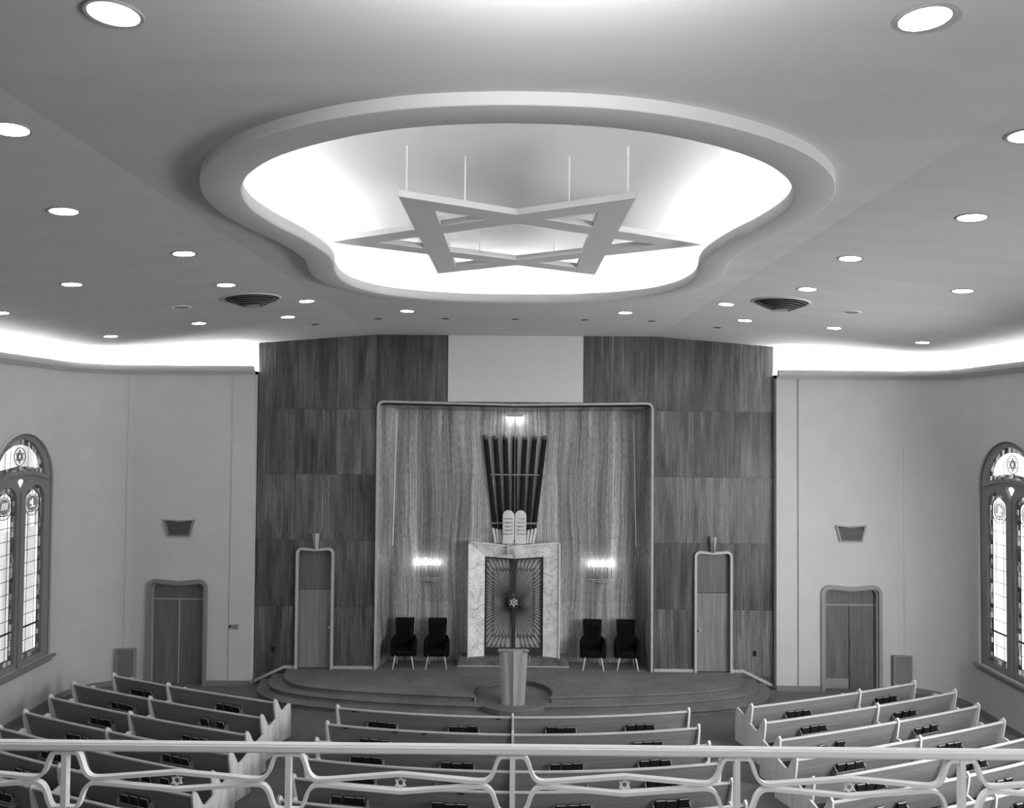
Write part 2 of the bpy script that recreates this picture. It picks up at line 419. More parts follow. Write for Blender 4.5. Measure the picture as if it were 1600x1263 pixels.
# niche lining: splayed sides, back, head
b = B(); YN = 21.15
fr = [(-NX, .37), (-NX, NZ-.06), (NX, NZ-.06), (NX, .37)]; bk = [(-3.32, .37), (-3.14, 6.98), (3.14, 6.98), (3.32, .37)]
F = [b.bm.verts.new((x, YW+.02, z)) for x, z in fr]; K = [b.bm.verts.new((x, YN, z)) for x, z in bk]
mt_f = b.bm.verts.new((0, YW+.02, NZ-.10)); mt_b = b.bm.verts.new((0, YN, 6.93)); mb_b = b.bm.verts.new((0, YN, .37))
for q in ((F[0], K[0], K[1], F[1]), (F[2], K[2], K[3], F[3]), (F[1], K[1], mt_b, mt_f), (mt_f, mt_b, K[2], F[2]), (K[0], mb_b, mt_b, K[1]), (mb_b, K[3], K[2], mt_b)): b.bm.faces.new(q)
part('niche_lining', b, 'niche', wb)
b = B(); b.rings([[(-3.47, 20.41, z), (3.47, 20.41, z), (3.33, 21.14, z), (-3.33, 21.14, z)] for z in (.372, .39)]); part('niche_floor', b, 'bimah', wb)
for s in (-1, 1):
    b = B().cyl((s*3.20, YN-.03, 3.4), (s*3.13, YN-.03, 6.9), .014, n=6); part('corner_glint', b, 'white', wb)  # white rod stands in for the bright line of light in the corner
b = B().box(-1.72, 1.72, YW-.03, YW, NZ+.04, CZ-.005); part('organ_screen', b, 'screen', wb, label='pale cloth organ screen')
def frame_plate(b, x0, x1, z0, z1, r, dip, wd, th, y, extra_sill=False):
    o = rrect(x0-wd, x1+wd, z0, z1+wd, r+wd, dip); i = rrect(x0, x1, z0-.001, z1, r, dip)
    # open-bottomed frame: outer run then inner run back
    poly = [o[1]]+o[2:]+[o[0]]+[(x0, z0)]+i[2:][::-1]+[(x1, z0)]
    b.plate(poly, [], th, T(0, y, 0) @ XZ)
b = B(); frame_plate(b, -NX, NX, .39, NZ, .12, .06, .055, .09, YW-.03); part('niche_frame', b, 'trim', wb)
# baseboard of the wood wall: level on the platform, then sloping down beside the steps
b = B()
for s in (-1, 1):
    for x0, x1 in ((3.55, 4.56), (5.52, 5.80)): b.box(min(s*x0, s*x1), max(s*x0, s*x1), YW-.03, YW, .39, .46)
    pts = [(5.80, .39), (6.56, .02), (6.56, .10), (5.80, .46)]
    b.plate([(s*x, z) for x, z in pts], [], .03, T(0, YW-.015, 0) @ XZ)
struct('baseboard_back', b, 'trim')

# ceiling: flat centre strip with the shaped opening, gently falling sides
half = [(0, 5.41), (.62, 5.46), (1.13, 5.60), (1.60, 5.82), (2.05, 6.12), (2.42, 6.47), (2.75, 6.93), (2.98, 7.47), (3.09, 8.12), (3.04, 8.85), (2.88, 9.70), (2.83, 10.57), (2.98, 11.46), (3.03, 12.3), (2.85, 13.15), (2.31, 13.93), (1.24, 14.47), (0, 14.60)]
ring0 = catmull(half + [(-x, y) for x, y in half[-2:0:-1]], 6)
inner = offset(ring0, -.38)
b = B(); b.plate([(-3.55, YB), (3.55, YB), (3.55, 20.9), (-3.55, 20.9)], [offset(ring0, -.19)], .06, T(0, 0, CZ+.03))
for s in (-1, 1):
    v = [(s*3.55, YB, CZ), (s*11.4, YB, cz(11.4)), (s*11.4, 20.9, cz(11.4)), (s*3.55, 20.9, CZ)]
    top = [(x, y, z+.06) for x, y, z in v]
    b.rings([v, top])
ce = struct('ceiling', b, 'ceiling', smooth=2)
# soffit ring round the opening
prof = [(0, 8.90), (0, 8.785), (-.006, 8.777), (-.015, 8.775), (-.335, 8.775), (-.362, 8.785), (-.378, 8.81), (-.38, 8.85), (-.375, 8.90), (-.36, 8.925), (-.34, 8.93), (-.33, 8.90), (-.12, 8.90)]
b = B(); rs = [[(x, y, z) for x, y in offset(ring0, d)] for d, z in prof]; b.rings(list(map(list, zip(*rs))), closed=True, cap=False)
part('ceiling_ring', b, 'ringp', ce)
# recess above: shelf, curved cove and dome
b = B(); prof = [(-.2, 8.885), (.16, 8.885), (.20, 8.92), (.20, 9.10), (.16, 9.28), (.05, 9.43), (-.15, 9.53), (-.45, 9.58)]
rs = [[(x, y, z) for x, y in offset(ring0, d)] for d, z in prof]; b.rings(rs, cap=False)
top = offset(ring0, -.45); b.plate(top, [], .02, T(0, 0, 9.59))
part('dome_recess', b, 'dome', ce)
b = B(); b.tube([(x, y, 8.925) for x, y in offset(ring0, -.10)], .018, 6, closed=True); part('dome_tube_light', b, 'domelight', ce)

# end wall behind the balcony and the stepped balcony floor
struct('wall_front', B().box(-11.4, 11.4, YB-.3, YB, 0, 9.0), 'plaster')
b = B().box(-WX, WX, 4.6, 6.15, 3.05, 3.32).box(-WX, WX, 2.6, 4.6, 3.05, 3.9).box(-WX, WX, .8, 2.6, 3.05, 4.4).box(-WX, WX, YB, .8, 3.05, 4.95)
struct('floor_balcony', b, 'carpet')

# ------------------------------------------------------------------ doors
def knob(parent, x, y, z):
    b = B().cyl((x, y, z), (x, y-.05, z), .012, n=8); b.ball((x, y-.06, z), .03); part('door_knob', b, 'steel', parent)
for i, s in enumerate((-1, 1)):
    d = sempty('door_%d' % (i+1), ((s*5.04), YW, .39))
    x0, x1 = (-SD[1], -SD[0]) if s < 0 else SD[:2]
    b = B(); frame_plate(b, x0, x1, .39, SD[2], .09, .03, .06, .10, YW-.03); part('door_frame', b, 'trim', d)
    b = B().box(x0, x1, YW+.06, YW+.10, .39, 2.36); lf = part('door_leaf', b, 'doorwood', d)
    b = B().box(x0, x1, YW+.07, YW+.10, 2.375, SD[2]); part('upper_panel', b, 'doordark', d)
    b = B().box(x0, x1, YW+.085, YW+.12, 2.355, 2.38); part('head_gap', b, 'dark', d)
    knob(lf, (x1-.05) if s < 0 else (x0+.09), YW+.06, 1.42)
    # tapered keystone lamp over the frame
    k = thing('keystone_lamp', 'tapered wooden keystone wall lamp above the %s platform door' % ('left' if s < 0 else 'right'), 'wall lamp', (s*5.02, YW-.05, 3.38))
    b = B(); cxk = s*5.02
    b.rings([[(cxk-w_, YW, z), (cxk-w_, YW-.08-dp, z), (cxk-.012, YW-.12-dp, z), (cxk+.012, YW-.12-dp, z), (cxk+w_, YW-.08-dp, z), (cxk+w_, YW, z)] for w_, dp, z in ((.045, 0, 3.40), (.075, .06, 3.80))])
    part('lamp_body', b, 'trim', k)
    b = B().box(cxk-.006, cxk+.006, YW-.19, YW-.11, 3.41, 3.79); part('ridge_fin', b, 'doordark', k)

for i, s in enumerate((-1, 1)):
    d = sempty('door_%d' % (i+3), (s*8.45, WY, 0))
    x0, x1 = (DB[0], DB[1]) if s > 0 else (-DB[1], -DB[0]); mid = (x0+x1)/2
    b = B(); frame_plate(b, x0, x1, 0, DB[2], .13, .05, .085, .07, WY-.02); part('door_frame', b, 'base' if s < 0 else 'greytrim', d)
    b = B(); frame_plate(b, x0+.04, x1-.04, 0, DB[2]-.04, .12, .05, .045, .10, WY+.06); part('door_stop', b, 'greytrim', d)
    for q, (a, c) in enumerate(((x0, mid-.006), (mid+.006, x1))):
        b = B().box(a, c, WY+.14, WY+.19, 0, 2.10); lf = part('door_leaf', b, 'doordark', d)
        px = (mid-.09, mid-.03) if q == 0 else (mid+.03, mid+.09)
        b = B().box(px[0], px[1], WY+.12, WY+.14, .98, 1.22); part('push_plate', b, 'bronze2' if s > 0 else 'doordark', lf)
        b = B().box(a+.02, c-.01, WY+.13, WY+.14, .03, .28); part('kick_plate', b, 'greytrim' if s > 0 and q == 0 else 'doordark', lf)
    for a, c in ((x0, mid-.004), (mid+.004, x1)): part('upper_panel', B().box(a, c, WY+.15, WY+.19, 2.14, 2.6), 'doordark', d)
    part('transom_rail', B().box(x0, x1, WY+.13, WY+.19, 2.10, 2.14), 'greytrim', d)
    part('astragal', B().box(mid-.008, mid+.008, WY+.12, WY+.14, .02, 2.10), 'trim' if s < 0 else 'bronze', d)

# ------------------------------------------------------------------ side windows
def star_poly(r, w_, cx=0, cy=0, rot=0):
    """two interlaced triangles as bar segments: list of quads"""
    segs = []
    for k in (0, 1):
        P = [(cx+r*math.cos(math.radians(90+180*k+120*i+rot)), cy+r*math.sin(math.radians(90+180*k+120*i+rot))) for i in range(3)]
        for i in range(3): segs.append((P[i], P[(i+1) % 3]))
    return segs
def window(idx, s, y0, side, gl, mo, md):
    wn = sempty('window_%d' % idx, (s*WX, y0, SILL))
    LC, LH, LS = .50, .35, 4.80                       # lancet centre, half width, spring
    xp = s*(WX+.07); xg = s*(WX+.12)
    def lancet(c, h, z0, z1): return [(y0+c-h, z0), (y0+c+h, z0)] + arc(y0+c, z1, h, 0, 180, 16)
    hw = 1.12
    tymp = [(y0-.86, 5.36), (y0-.45, 5.45), (y0, 5.49), (y0+.45, 5.45), (y0+.86, 5.36)] + [(y0+.86*math.cos(a), 5.36+.82*math.sin(a)) for a in [math.radians(8+164*i/20) for i in range(21)]]
    spn = [(y0, 5.02), (y0+.17, 5.26), (y0+.1, 5.31), (y0-.1, 5.31), (y0-.17, 5.26)]
    b = B(); b.plate(win_out(y0, hw, SILL, SPR), [lancet(-LC, LH, 1.30, LS), lancet(LC, LH, 1.30, LS), tymp, spn], .07, T(xp, 0, 0) @ YZ)
    # raised mouldings: mullion, curved bar and jambs
    b.plate([(y0-.07, SILL), (y0+.07, SILL), (y0+.07, 5.0), (y0-.07, 5.0)], [], .1, T(s*(WX+.05), 0, 0) @ YZ)
    top = [(y0-.98, 5.24), (y0-.5, 5.36), (y0, 5.41), (y0+.5, 5.36), (y0+.98, 5.24)]
    b.plate(top+[(a, z+.09) for a, z in top[::-1]], [], .1, T(s*(WX+.05), 0, 0) @ YZ)
    part('window_frame', b, 'wframe', wn)
    b = B(); b.plate(win_out(y0, 1.16, SILL, SPR), [win_out(y0, 1.09, SILL+.001, SPR)], .05, T(s*(WX-.005), 0, 0) @ YZ); part('outer_moulding', b, 'plaster', wn)
    for c in (-LC, LC):
        # horizontal leads, border glass, field glass, medallion
        b = B(); b.plate(lancet(c, LH+.03, 1.27, LS), [lancet(c, LH-.10, 1.42, LS)], .012, T(xg, 0, 0) @ YZ); part('border_glass', b, mo, wn)
        b = B(); b.plate(lancet(c, LH-.09, 1.41, LS), [], .010, T(xg+s*.004, 0, 0) @ YZ); part('pane', b, gl, wn)
        b = B(); xl = xg-s*.012
        for k in range(12):
            z = 1.42+.285*k; b.box(min(xl, xl+s*.008), max(xl, xl+s*.008), y0+c-LH, y0+c+LH, z-.006, z+.006)
        b.box(min(xl, xl+s*.02), max(xl, xl+s*.02), y0+c-LH, y0+c+LH, 1.98, 2.02)
        b.plate(lancet(c, LH-.095, 1.42, LS), [lancet(c, LH-.11, 1.435, LS)], .01, T(xl, 0, 0) @ YZ)
        for k in (-.14, .14): b.box(min(xl, xl+s*.008), max(xl, xl+s*.008), y0+c+k-.004, y0+c+k+.004, 1.42, 4.5)
        for r in (.20, .28):
            b.plate(arc(y0+c, 4.74, r+.006, 0, 345, 23), [arc(y0+c, 4.74, r-.006, 0, 345, 23)], .01, T(xl, 0, 0) @ YZ)
        for a in range(0, 360, 30):
            a = math.radians(a); b.tube([(xl, y0+c+.2*math.cos(a), 4.74+.2*math.sin(a)), (xl, y0+c+.28*math.cos(a), 4.74+.28*math.sin(a))], .004, 4)
        part('lead_lines', b, 'lead', wn)
        b = B(); b.plate(arc(y0+c, 4.74, .17, 0, 345, 23), [], .012, T(xl, 0, 0) @ YZ); md_ = part('medallion', b, md, wn)
        b = B(); xm = xl-s*.012
        if c > 0:
            b.plate(arc(y0+c-.06, 4.76, .05, 0, 330, 11), [], .008, T(xm, 0, 0) @ YZ).box(min(xm, xm+s*.006), max(xm, xm+s*.006), y0+c-.015, y0+c+.015, 4.66, 4.84).box(min(xm, xm+s*.006), max(xm, xm+s*.006), y0+c-.09, y0+c+.09, 4.645, 4.675)
        else:
            for k in range(4): b.tube([(xm, y0+c-.1+.06*k, 4.68), (xm, y0+c-.06+.05*k, 4.83)], .009, 5)
        part('medallion_figure', b, gl, md_)
    b = B(); b.plate(tymp, [], .012, T(xg, 0, 0) @ YZ); part('border_glass', b, mo, wn)
    ti = [(y0-.70, 5.52), (y0, 5.60), (y0+.70, 5.52)] + [(y0+.70*math.cos(a), 5.52+.54*math.sin(a)) for a in [math.radians(8+164*i/20) for i in range(21)]]
    b = B(); b.plate(ti, [], .012, T(xg-s*.006, 0, 0) @ YZ); part('pane', b, gl, wn)
    b = B(); b.plate(spn, [], .012, T(xg, 0, 0) @ YZ); part('pane', b, gl, wn)
    b = B(); xl = xg-s*.016
    for (p, q) in star_poly(.15, 0, y0, 5.80, 0): b.tube([(xl, p[0], p[1]), (xl, q[0], q[1])], .009, 5)
    for (p, q) in star_poly(.09, 0, y0, 5.80, 0): b.tube([(xl, p[0], p[1]), (xl, q[0], q[1])], .006, 5)
    b.plate(arc(y0, 5.80, .205, 0, 345, 23), [arc(y0, 5.80, .190, 0, 345, 23)], .01, T(xl, 0, 0) @ YZ)
    for k in (-.5, -.32, .32, .5): b.box(min(xl, xl+s*.006), max(xl, xl+s*.006), y0+k-.004, y0+k+.004, 5.37, 5.52+.54*math.sqrt(1-(k/.7)**2))
    part('lead_lines', b, 'lead', wn)
    b = B().box(min(s*(WX-.12), s*(WX+.2)), max(s*(WX-.12), s*(WX+.2)), y0-1.2, y0+1.2, SILL-.06, SILL).box(min(s*(WX-.05), s*WX), max(s*(WX-.05), s*WX), y0-1.15, y0+1.15, SILL-.14, SILL-.06)
    part('window_sill', b, 'wframe', wn)
    part('backing', B().box(min(s*(WX+.18), s*(WX+.22)), max(s*(WX+.18), s*(WX+.22)), y0-1.3, y0+1.3, 1.0, 6.6), 'dark', wn)
window(1, -1, WIN_Y, 'left', 'glassL', 'mosL', 'medL')
window(2, 1, WIN_Y, 'right', 'glassR', 'mosR', 'medR')

# ------------------------------------------------------------------ wall fittings
for s, side in ((-1, 'left'), (1, 'right')):
    # trapezoid grille over the double door
    cx = s*8.435; zt, zb = 4.14, 3.72
    o = [(cx-.28, zb), (cx+.28, zb), (cx+.39, zt), (cx, zt-.03), (cx-.39, zt)]; i_ = [(cx-.245, zb+.035), (cx+.245, zb+.035), (cx+.335, zt-.035), (cx, zt-.065), (cx-.335, zt-.035)]
    g = thing('wall_grille', 'tapered ventilation grille high on the end wall above the %s double door' % side, 'vent', (cx, WY, zb))
    b = B(); b.plate(o, [i_], .05, T(0, WY-.025, 0) @ XZ); part('grille_frame', b, 'grille' if s < 0 else 'greytrim', g)
    b = B()
    for k in range(9):
        z = zb+.05+.035*k; hwid = .24+(z-zb)/(.4)*.085; b.box(cx-hwid, cx+hwid, WY-.03, WY-.01, z, z+.012)
    part('louvre', b, 'grille' if s < 0 else 'greytrim', g)
    b = B(); b.plate(i_, [], .004, T(0, WY-.004, 0) @ XZ); part('grille_backing', b, 'dark', g)
    # low return-air grille
    x0, x1 = sorted((s*9.44, s*9.90))
    WG = WY-.09
    g = thing('floor_grille', 'flat louvred return air grille low on the %s end wall beside the double door' % side, 'vent', ((x0+x1)/2, WG, .14))
    b = B(); b.plate([(x0, .14), (x1, .14), (x1, .93), (x0, .93)], [[(x0+.03, .17), (x1-.03, .17), (x1-.03, .90), (x0+.03, .90)]], .05, T(0, WG-.03, 0) @ XZ); part('grille_frame', b, 'greytrim', g)
    b = B()
    for k in range(22): b.box(x0+.03, x1-.03, WG-.045, WG-.012, .18+.0325*k, .20+.0325*k)
    part('louvre', b, 'greytrim', g)
    part('grille_backing', B().box(x0+.01, x1-.01, WG-.01, WG+.16, .15, .92), 'base', g)
    # outlet in the wood wall
    g = thing('wall_outlet', 'small black outlet plate low on the wood panelling near the %s steps' % side, 'outlet', (s*6.09, YW, .80))
    part('cover_plate', B().box(s*6.09-.045, s*6.09+.045, YW-.012, YW, .80, .93), 'book', g)
    b = B().box(s*6.09-.02, s*6.09+.02, YW-.016, YW-.010, .83, .90)
    part('socket', b, 'blackpipe', g)
g = thing('thermostat', 'small wall controls beside the left double door', 'thermostat', (-7.0, WY, 1.42))
part('case', B().box(-6.98, -6.90, WY-.05, WY, 1.42, 1.53), 'base', g); part('cover', B().box(-7.14, -7.00, WY-.02, WY, 1.43, 1.52), 'greytrim', g)
part('switch', B().box(-7.09, -7.07, WY-.035, WY-.018, 1.46, 1.50), 'dark', g)

# ------------------------------------------------------------------ platform (bimah) and steps
def mirror(h): return h+[(-x, y) for x, y in h[::-1] if x > 1e-6]
top = [(.95, 18.395), (2.33, 18.55), (3.84, 18.76), (4.7, 18.97), (5.28, 19.25), (5.62, 19.72), (5.72, 20.37)]
mid = [(0, 18.12), (2.3, 18.30), (3.8, 18.54), (4.95, 18.84), (5.6, 19.16), (5.96, 19.62), (6.08, 20.37)]
low = [(0, 17.88), (2.3, 18.05), (3.8, 18.28), (5.1, 18.60), (5.8, 18.98), (6.2, 19.5), (6.36, 20.37)]
bi = thing('bimah_platform', 'carpeted stage with curved steps in front of the wood panelled wall', 'platform', (0, 19.5, 0))
def slab(h, z0, z1, circ=None, name='step'):
    h = catmull(h, 6, closed=False)
    if circ:
        cx, cy, r = circ; a0 = math.degrees(math.asin(max(-1, (h[0][1]-cy)/r)))
        notch = arc(cx, cy, r, 180-a0, a0, 28)      # over the top from left to right
        h = [p for p in h]
        P = notch + h + [(-x, y) for x, y in h[::-1]]
    else: P = h+[(-x, y) for x, y in h[::-1] if x > 1e-6]
    b = B(); b.plate(P, [], .04, T(0, 0, z1-.02), bevel=.012); b.plate(offset(P, -.04), [], z1-z0-.03, T(0, 0, (z0+z1-.03)/2)); part(name, b, 'bimah', bi)
CY, CR = 18.74, .91
slab(low, .002, .13, name='lower_step'); slab(mid, .1, .26, name='middle_step')
a0 = math.asin((18.395-CY)/CR); top[0] = (CR*math.cos(a0), 18.395)
slab(top, .22, .39, (0, CY, CR), 'upper_platform')
b = B(); b.lathe((0, CY, 0), [(CR-.05, .002), (CR-.05, .05), (CR-.02, .05), (CR-.02, .25), (CR-.035, .266), (0.02, .266)], 64); part('lectern_dais', b, 'bimah', bi)

# ark: plinth, marble surround, doors
ak = thing('ark', 'marble framed ark with bronze ray doors at the centre of the niche', 'ark', (0, 20.9, .39))
part('plinth', B().box(-1.43, 1.43, 20.66, 21.14, .39, .50).box(-1.41, 1.41, 20.74, 21.14, .50, .60), 'darkmarble', ak)
part('plinth_trim', B().box(-1.44, 1.44, 20.64, 20.66, .39, .415), 'trim', ak)
def vloft(b, P0, P1, y0, y1):
    b.rings([[(x, y0, z) for x, z in P0], [(x, y1, z) for x, z in P1]])
AO = 1.17; AI = .76; zb, zt, zi = .58, 3.54, 3.16
b = B()
def quadprism(b, pts_f, pts_b):
    b.rings([pts_f, pts_b])
yf, ym, yb = 20.76, 20.90, 21.14
for s in (-1, 1):
    # splayed jamb
    quadprism(b, [(s*AO, yf, zb), (s*AI, ym, zb), (s*AI, yb, zb), (s*AO, yb, zb)], [(s*AO, yf, zt), (s*AI, ym, zi), (s*AI, yb, zi), (s*AO, yb, zt)])
    # header half, dipping to the centre
    quadprism(b, [(s*AO, yf, zt), (s*AI, ym, zi), (s*AI, yb, zi), (s*AO, yb, zt)], [(0, yf, zt-.09), (0, ym, zi-.05), (0, yb, zi-.05), (0, yb, zt-.09)])
part('marble_surround', b, 'marble', ak, smooth=20)
b = B()
for s in (-1, 1):
    b.tube([(s*.14, yf-.01, zt-.08), (s*(AO-.05), yf-.01, zt+.005), (s*(AO), yf-.01, zt-.04), (s*AO, yf-.01, zb)], .022, 8)
part('surround_moulding', b, 'pale', ak)
b = B(); quadprism(b, [(-.17, yf-.06, zt-.30), (.17, yf-.06, zt-.30), (.17, yb, zt-.30), (-.17, yb, zt-.30)], [(-.19, yf-.06, zt-.05), (.19, yf-.06, zt-.05), (.19, yb, zt-.05), (-.19, yb, zt-.05)])
part('keystone', b, 'marble', ak)
zc = 1.98; z0d, z1d = .76, 3.13
part('threshold', B().box(-AI, AI, 20.93, 21.14, .58, z0d), 'bronze', ak)
for s in (-1, 1):
    x0, x1 = .045, AI-.045
    yd = 20.97
    b = B(); b.plate([(s*.0, z0d-.01), (s*AI, z0d-.01), (s*AI, z1d+.03), (0, z1d-.02)], [[(s*x0, z0d+.035), (s*x1, z0d+.035), (s*x1, z1d-.02), (s*x0, z1d-.06)]], .05, T(0, yd, 0) @ XZ)
    lf = part('door_leaf', b, 'bronze', ak)
    part('curtain', B().box(min(s*x0, s*x1)-.01, max(s*x0, s*x1)+.01, yd+.015, yd+.03, z0d+.02, z1d), 'curtain', lf)
    b = B(); N = 34
    def edge(a):
        """distance from the medallion to the leaf edge along angle a (0 = sideways, +-90 = up or down)"""
        c, sn = math.cos(a), math.sin(a); t = (x1)/max(c, 1e-4)
        if sn > 0: t = min(t, (z1d-.03-zc)/sn)
        if sn < 0: t = min(t, (z0d+.035-zc)/sn)
        return t
    def P(a, t): return (s*t*math.cos(a), yd-.012, zc+t*math.sin(a))
    amax = math.radians(87)
    def ok(p): return abs(p[0]) > x0-.01
    f0 = lambda a: edge(a)*.70; f1 = lambda a: edge(a)*.80
    for k in range(N):
        a = -amax+2*amax*k/(N-1); da = amax/(N-1)
        if abs(math.cos(a)*f0(a)) < x0: continue
        b.cyl(P(a, .10), P(a, f0(a)), .008, .0095, 4)
        for q in (-1, 1):
            a2 = a+q*da
            if abs(a2) > amax: continue
            p1 = P(a2, f1(a2))
            b.cyl(P(a, f0(a)), p1, .0085, n=4)
            if q == 1:
                b.cyl(p1, P(a2, edge(a2)*.91), .0085, n=4)
                for q2 in (-1, 1):
                    a3 = a2+q2*da*.55
                    if abs(a3) < amax: b.cyl(P(a2, edge(a2)*.91), P(a3, edge(a3)), .0085, n=4)
    part('ray_grille', b, 'bronze', lf)
b = B().box(-.035, .035, 20.91, 20.945, z0d, 2.0); b.rings([[(-.035, 20.91, 2.0), (.035, 20.91, 2.0), (.035, 20.945, 2.0), (-.035, 20.945, 2.0)], [(-.075, 20.90, 3.16), (.075, 20.90, 3.16), (.075, 20.945, 3.16), (-.075, 20.945, 3.16)]])
part('meeting_stile', b, 'bronze', ak)
b = B(); b.plate(arc(0, zc, .16, 0, 350, 35), [arc(0, zc, .125, 0, 350, 35)], .04, T(0, 20.895, 0) @ XZ)
for k in range(24):
    a = 2*PI*k/24; b.cyl((.155*math.cos(a), 20.90, zc+.155*math.sin(a)), (.235*math.cos(a), 20.93, zc+.30*math.sin(a)), .012, .004, 5)
md = part('medallion', b, 'bronze', ak)
b = B()
for (p, q) in star_poly(.115, 0, 0, zc): b.cyl((p[0], 20.885, p[1]), (q[0], 20.885, q[1]), .012, n=6)
b.plate(arc(0, zc, .03, 0, 330, 11), [], .03, T(0, 20.885, 0) @ XZ)
part('medallion_star', b, 'trim', md)

# wall sculpture of seven tapering dark tubes with short pale pipes at the foot
sc = thing('tube_sculpture', 'fan of seven dark vertical tubes on the niche wall above the ark', 'wall sculpture', (0, 21.0, 3.62))
for k in range(7):
    xt = -.78+.26*k; xb = -.50+.50*k/3
    def at(z): return xb+(xt-xb)*(z-3.75)/(6.28-3.75)
    for z0_, z1_ in ((3.72, 6.25),):
        b = B(); rs = []
        for z in (z0_, z1_):
            c = at(z); r = .066
            rs.append([(c+r*math.cos(a), 21.095-r*.7*math.sin(a), z) for a in [2*PI*i/14 for i in range(14)]])
        b.rings(rs); tb = part('tube', b, 'tube', sc)
        b = B(); c = at(6.25); b.ball((c, 21.08, 6.25), .066, 1.0, 14, 8); part('tube_cap', b, 'tubecap', tb)
part('cross_band', B().box(-.64, .64, 21.035, 21.05, 5.26, 5.295), 'base', sc)
part('cross_band', B().box(-.60, .60, 21.035, 21.05, 3.99, 4.03), 'greytrim', sc)
for s in (-1, 1):
    for k in range(4):
        xb = .26+.075*k; xt = xb+.015+.018*k; zt_ = 3.86-(.02*(3-k))
        b = B().cyl((s*xb, 20.99, 3.50), (s*xt, 20.99, zt_), .032, .036, 10); b.ball((s*xt, 20.99, zt_), .036, 1, 10, 6); part('short_pipe', b, 'pale', sc)

# tablets of the law
tb = thing('stone_tablets', 'pair of round-topped pale tablets with rows of letters standing over the ark', 'tablets', (0, 20.9, 3.50))
LINES = {1: ['\u05d0\u05e0\u05db\u05d9 \u05d9\u05d9', '\u05dc\u05d0 \u05d9\u05d4\u05d9\u05d4', '\u05dc\u05d0 \u05ea\u05e9\u05d0', '\u05d6\u05db\u05d5\u05e8 \u05d0\u05ea', '\u05db\u05d1\u05d3 \u05d0\u05ea'],
         -1: ['\u05dc\u05d0 \u05ea\u05e8\u05e6\u05d7', '\u05dc\u05d0 \u05ea\u05e0\u05d0\u05e3', '\u05dc\u05d0 \u05ea\u05d2\u05e0\u05d1', '\u05dc\u05d0 \u05ea\u05e2\u05e0\u05d4', '\u05dc\u05d0 \u05ea\u05d7\u05de\u05d3']}
for s in (-1, 1):
    cx = s*.158; b = B(); b.plate([(cx-.148, 3.50), (cx+.148, 3.50)]+arc(cx, 4.22, .150, 0, 180, 20), [], .06, T(0, 20.86, 0) @ XZ, bevel=.012)
    t_ = part('tablet', b, 'pale', tb)
    for r, line in enumerate(LINES[s]):
        cu = bpy.data.curves.new('lettering', 'FONT'); cu.body = line[::-1]; cu.size = .062; cu.align_x = 'RIGHT'; cu.extrude = .002
        o = bpy.data.objects.new('tmp', cu); COL.objects.link(o); dg = bpy.context.evaluated_depsgraph_get()
        me = bpy.data.meshes.new_from_object(o.evaluated_get(dg)); bpy.data.objects.remove(o)
        if len(me.vertices):
            me.transform(Matrix.Translation(-wpos(t_)) @ T(cx+.112, 20.826, 4.13-.098*r) @ XZ); me.materials.clear(); me.materials.append(M['letter'])
            lo = bpy.data.objects.new('lettering', me); COL.objects.link(lo); lo.parent = t_

# eternal light hanging on its chain in front of the ark
el = thing('eternal_light', 'slender eternal light hanging on a long rod before the tablets', 'hanging lamp', (0, 20.60, 3.17))
b = B().cyl((0, 20.60, 3.62), (0, 20.60, 7.05), .006, n=6); part('rod', b, 'greytrim', el)
b = B()
for x in (-.045, .045): b.tube([(0, 20.60, 3.66), (x, 20.60, 3.50), (x*.9, 20.60, 3.22), (0, 20.60, 3.17)], .005, 5)
for y in (-.045, .045): b.tube([(0, 20.60, 3.66), (0, 20.60+y, 3.50), (0, 20.60+y*.9, 3.22), (0, 20.60, 3.17)], .005, 5)
b.tube([(.05*math.cos(2*PI*i/12), 20.60+.05*math.sin(2*PI*i/12), 3.50) for i in range(12)], .005, 5, closed=True); part('lamp_cage', b, 'bronze2', el)
b = B().lathe((0, 20.60, 3.26), [(.01, 0), (.03, .03), (.034, .10), (.02, .14)], 12); part('lamp_cup', b, 'pale', el)

# small lamp under the niche head that washes the top of the wall
nl = thing('niche_lamp', 'small lit lamp under the head of the niche at its centre', 'ceiling light', (-.05, 20.98, 6.83))
part('lamp_box', B().box(-.22, .22, 20.93, 21.06, 6.87, 6.90).box(-.22, .22, 20.915, 20.93, 6.80, 6.90), 'trim', nl)
part('lamp_lens', B().box(-.20, .20, 20.96, 21.04, 6.855, 6.87), 'soft', nl)

# seven-branched wall lights
def sconce(s):
    c = s*2.25
    t = thing('candelabrum_sconce', 'seven-branched wall light glowing %s of the ark' % ('left' if s < 0 else 'right'), 'wall lamp', (c, 21.08, 2.45))
    part('back_plate', B().box(c-.07, c+.07, 21.05, 21.14, 2.455, 2.52), 'bronze2', t)
    y = 21.03
    for k, dz in ((3, .0), (2, -.04), (1, -.0)):
        w_ = .097*k; z = {3: 2.56, 2: 2.505, 1: 2.56}[k]
        b = B().tube([(c-w_, y, 2.60), (c-w_, y, z+.02), (c-w_+.02, y, z), (c+w_-.02, y, z), (c+w_, y, z+.02), (c+w_, y, 2.60)], .009, 6); part('arm', b, 'trim', t)
    part('stem', B().cyl((c, 21.03, 2.48), (c, 21.03, 2.60), .012, n=8), 'trim', t)
    for k in range(-3, 4):
        x = c+.097*k
        cd_ = part('candle', B().cyl((x, y, 2.58), (x, y, 2.90), .011, n=8), 'bronze2', t)
        b = B().lathe((x, y, 2.90), [(.006, 0), (.02, .03), (.022, .055), (.012, .095), (.003, .12)], 10); part('bulb', b, 'bulb', cd_)
sconce(-1); sconce(1)

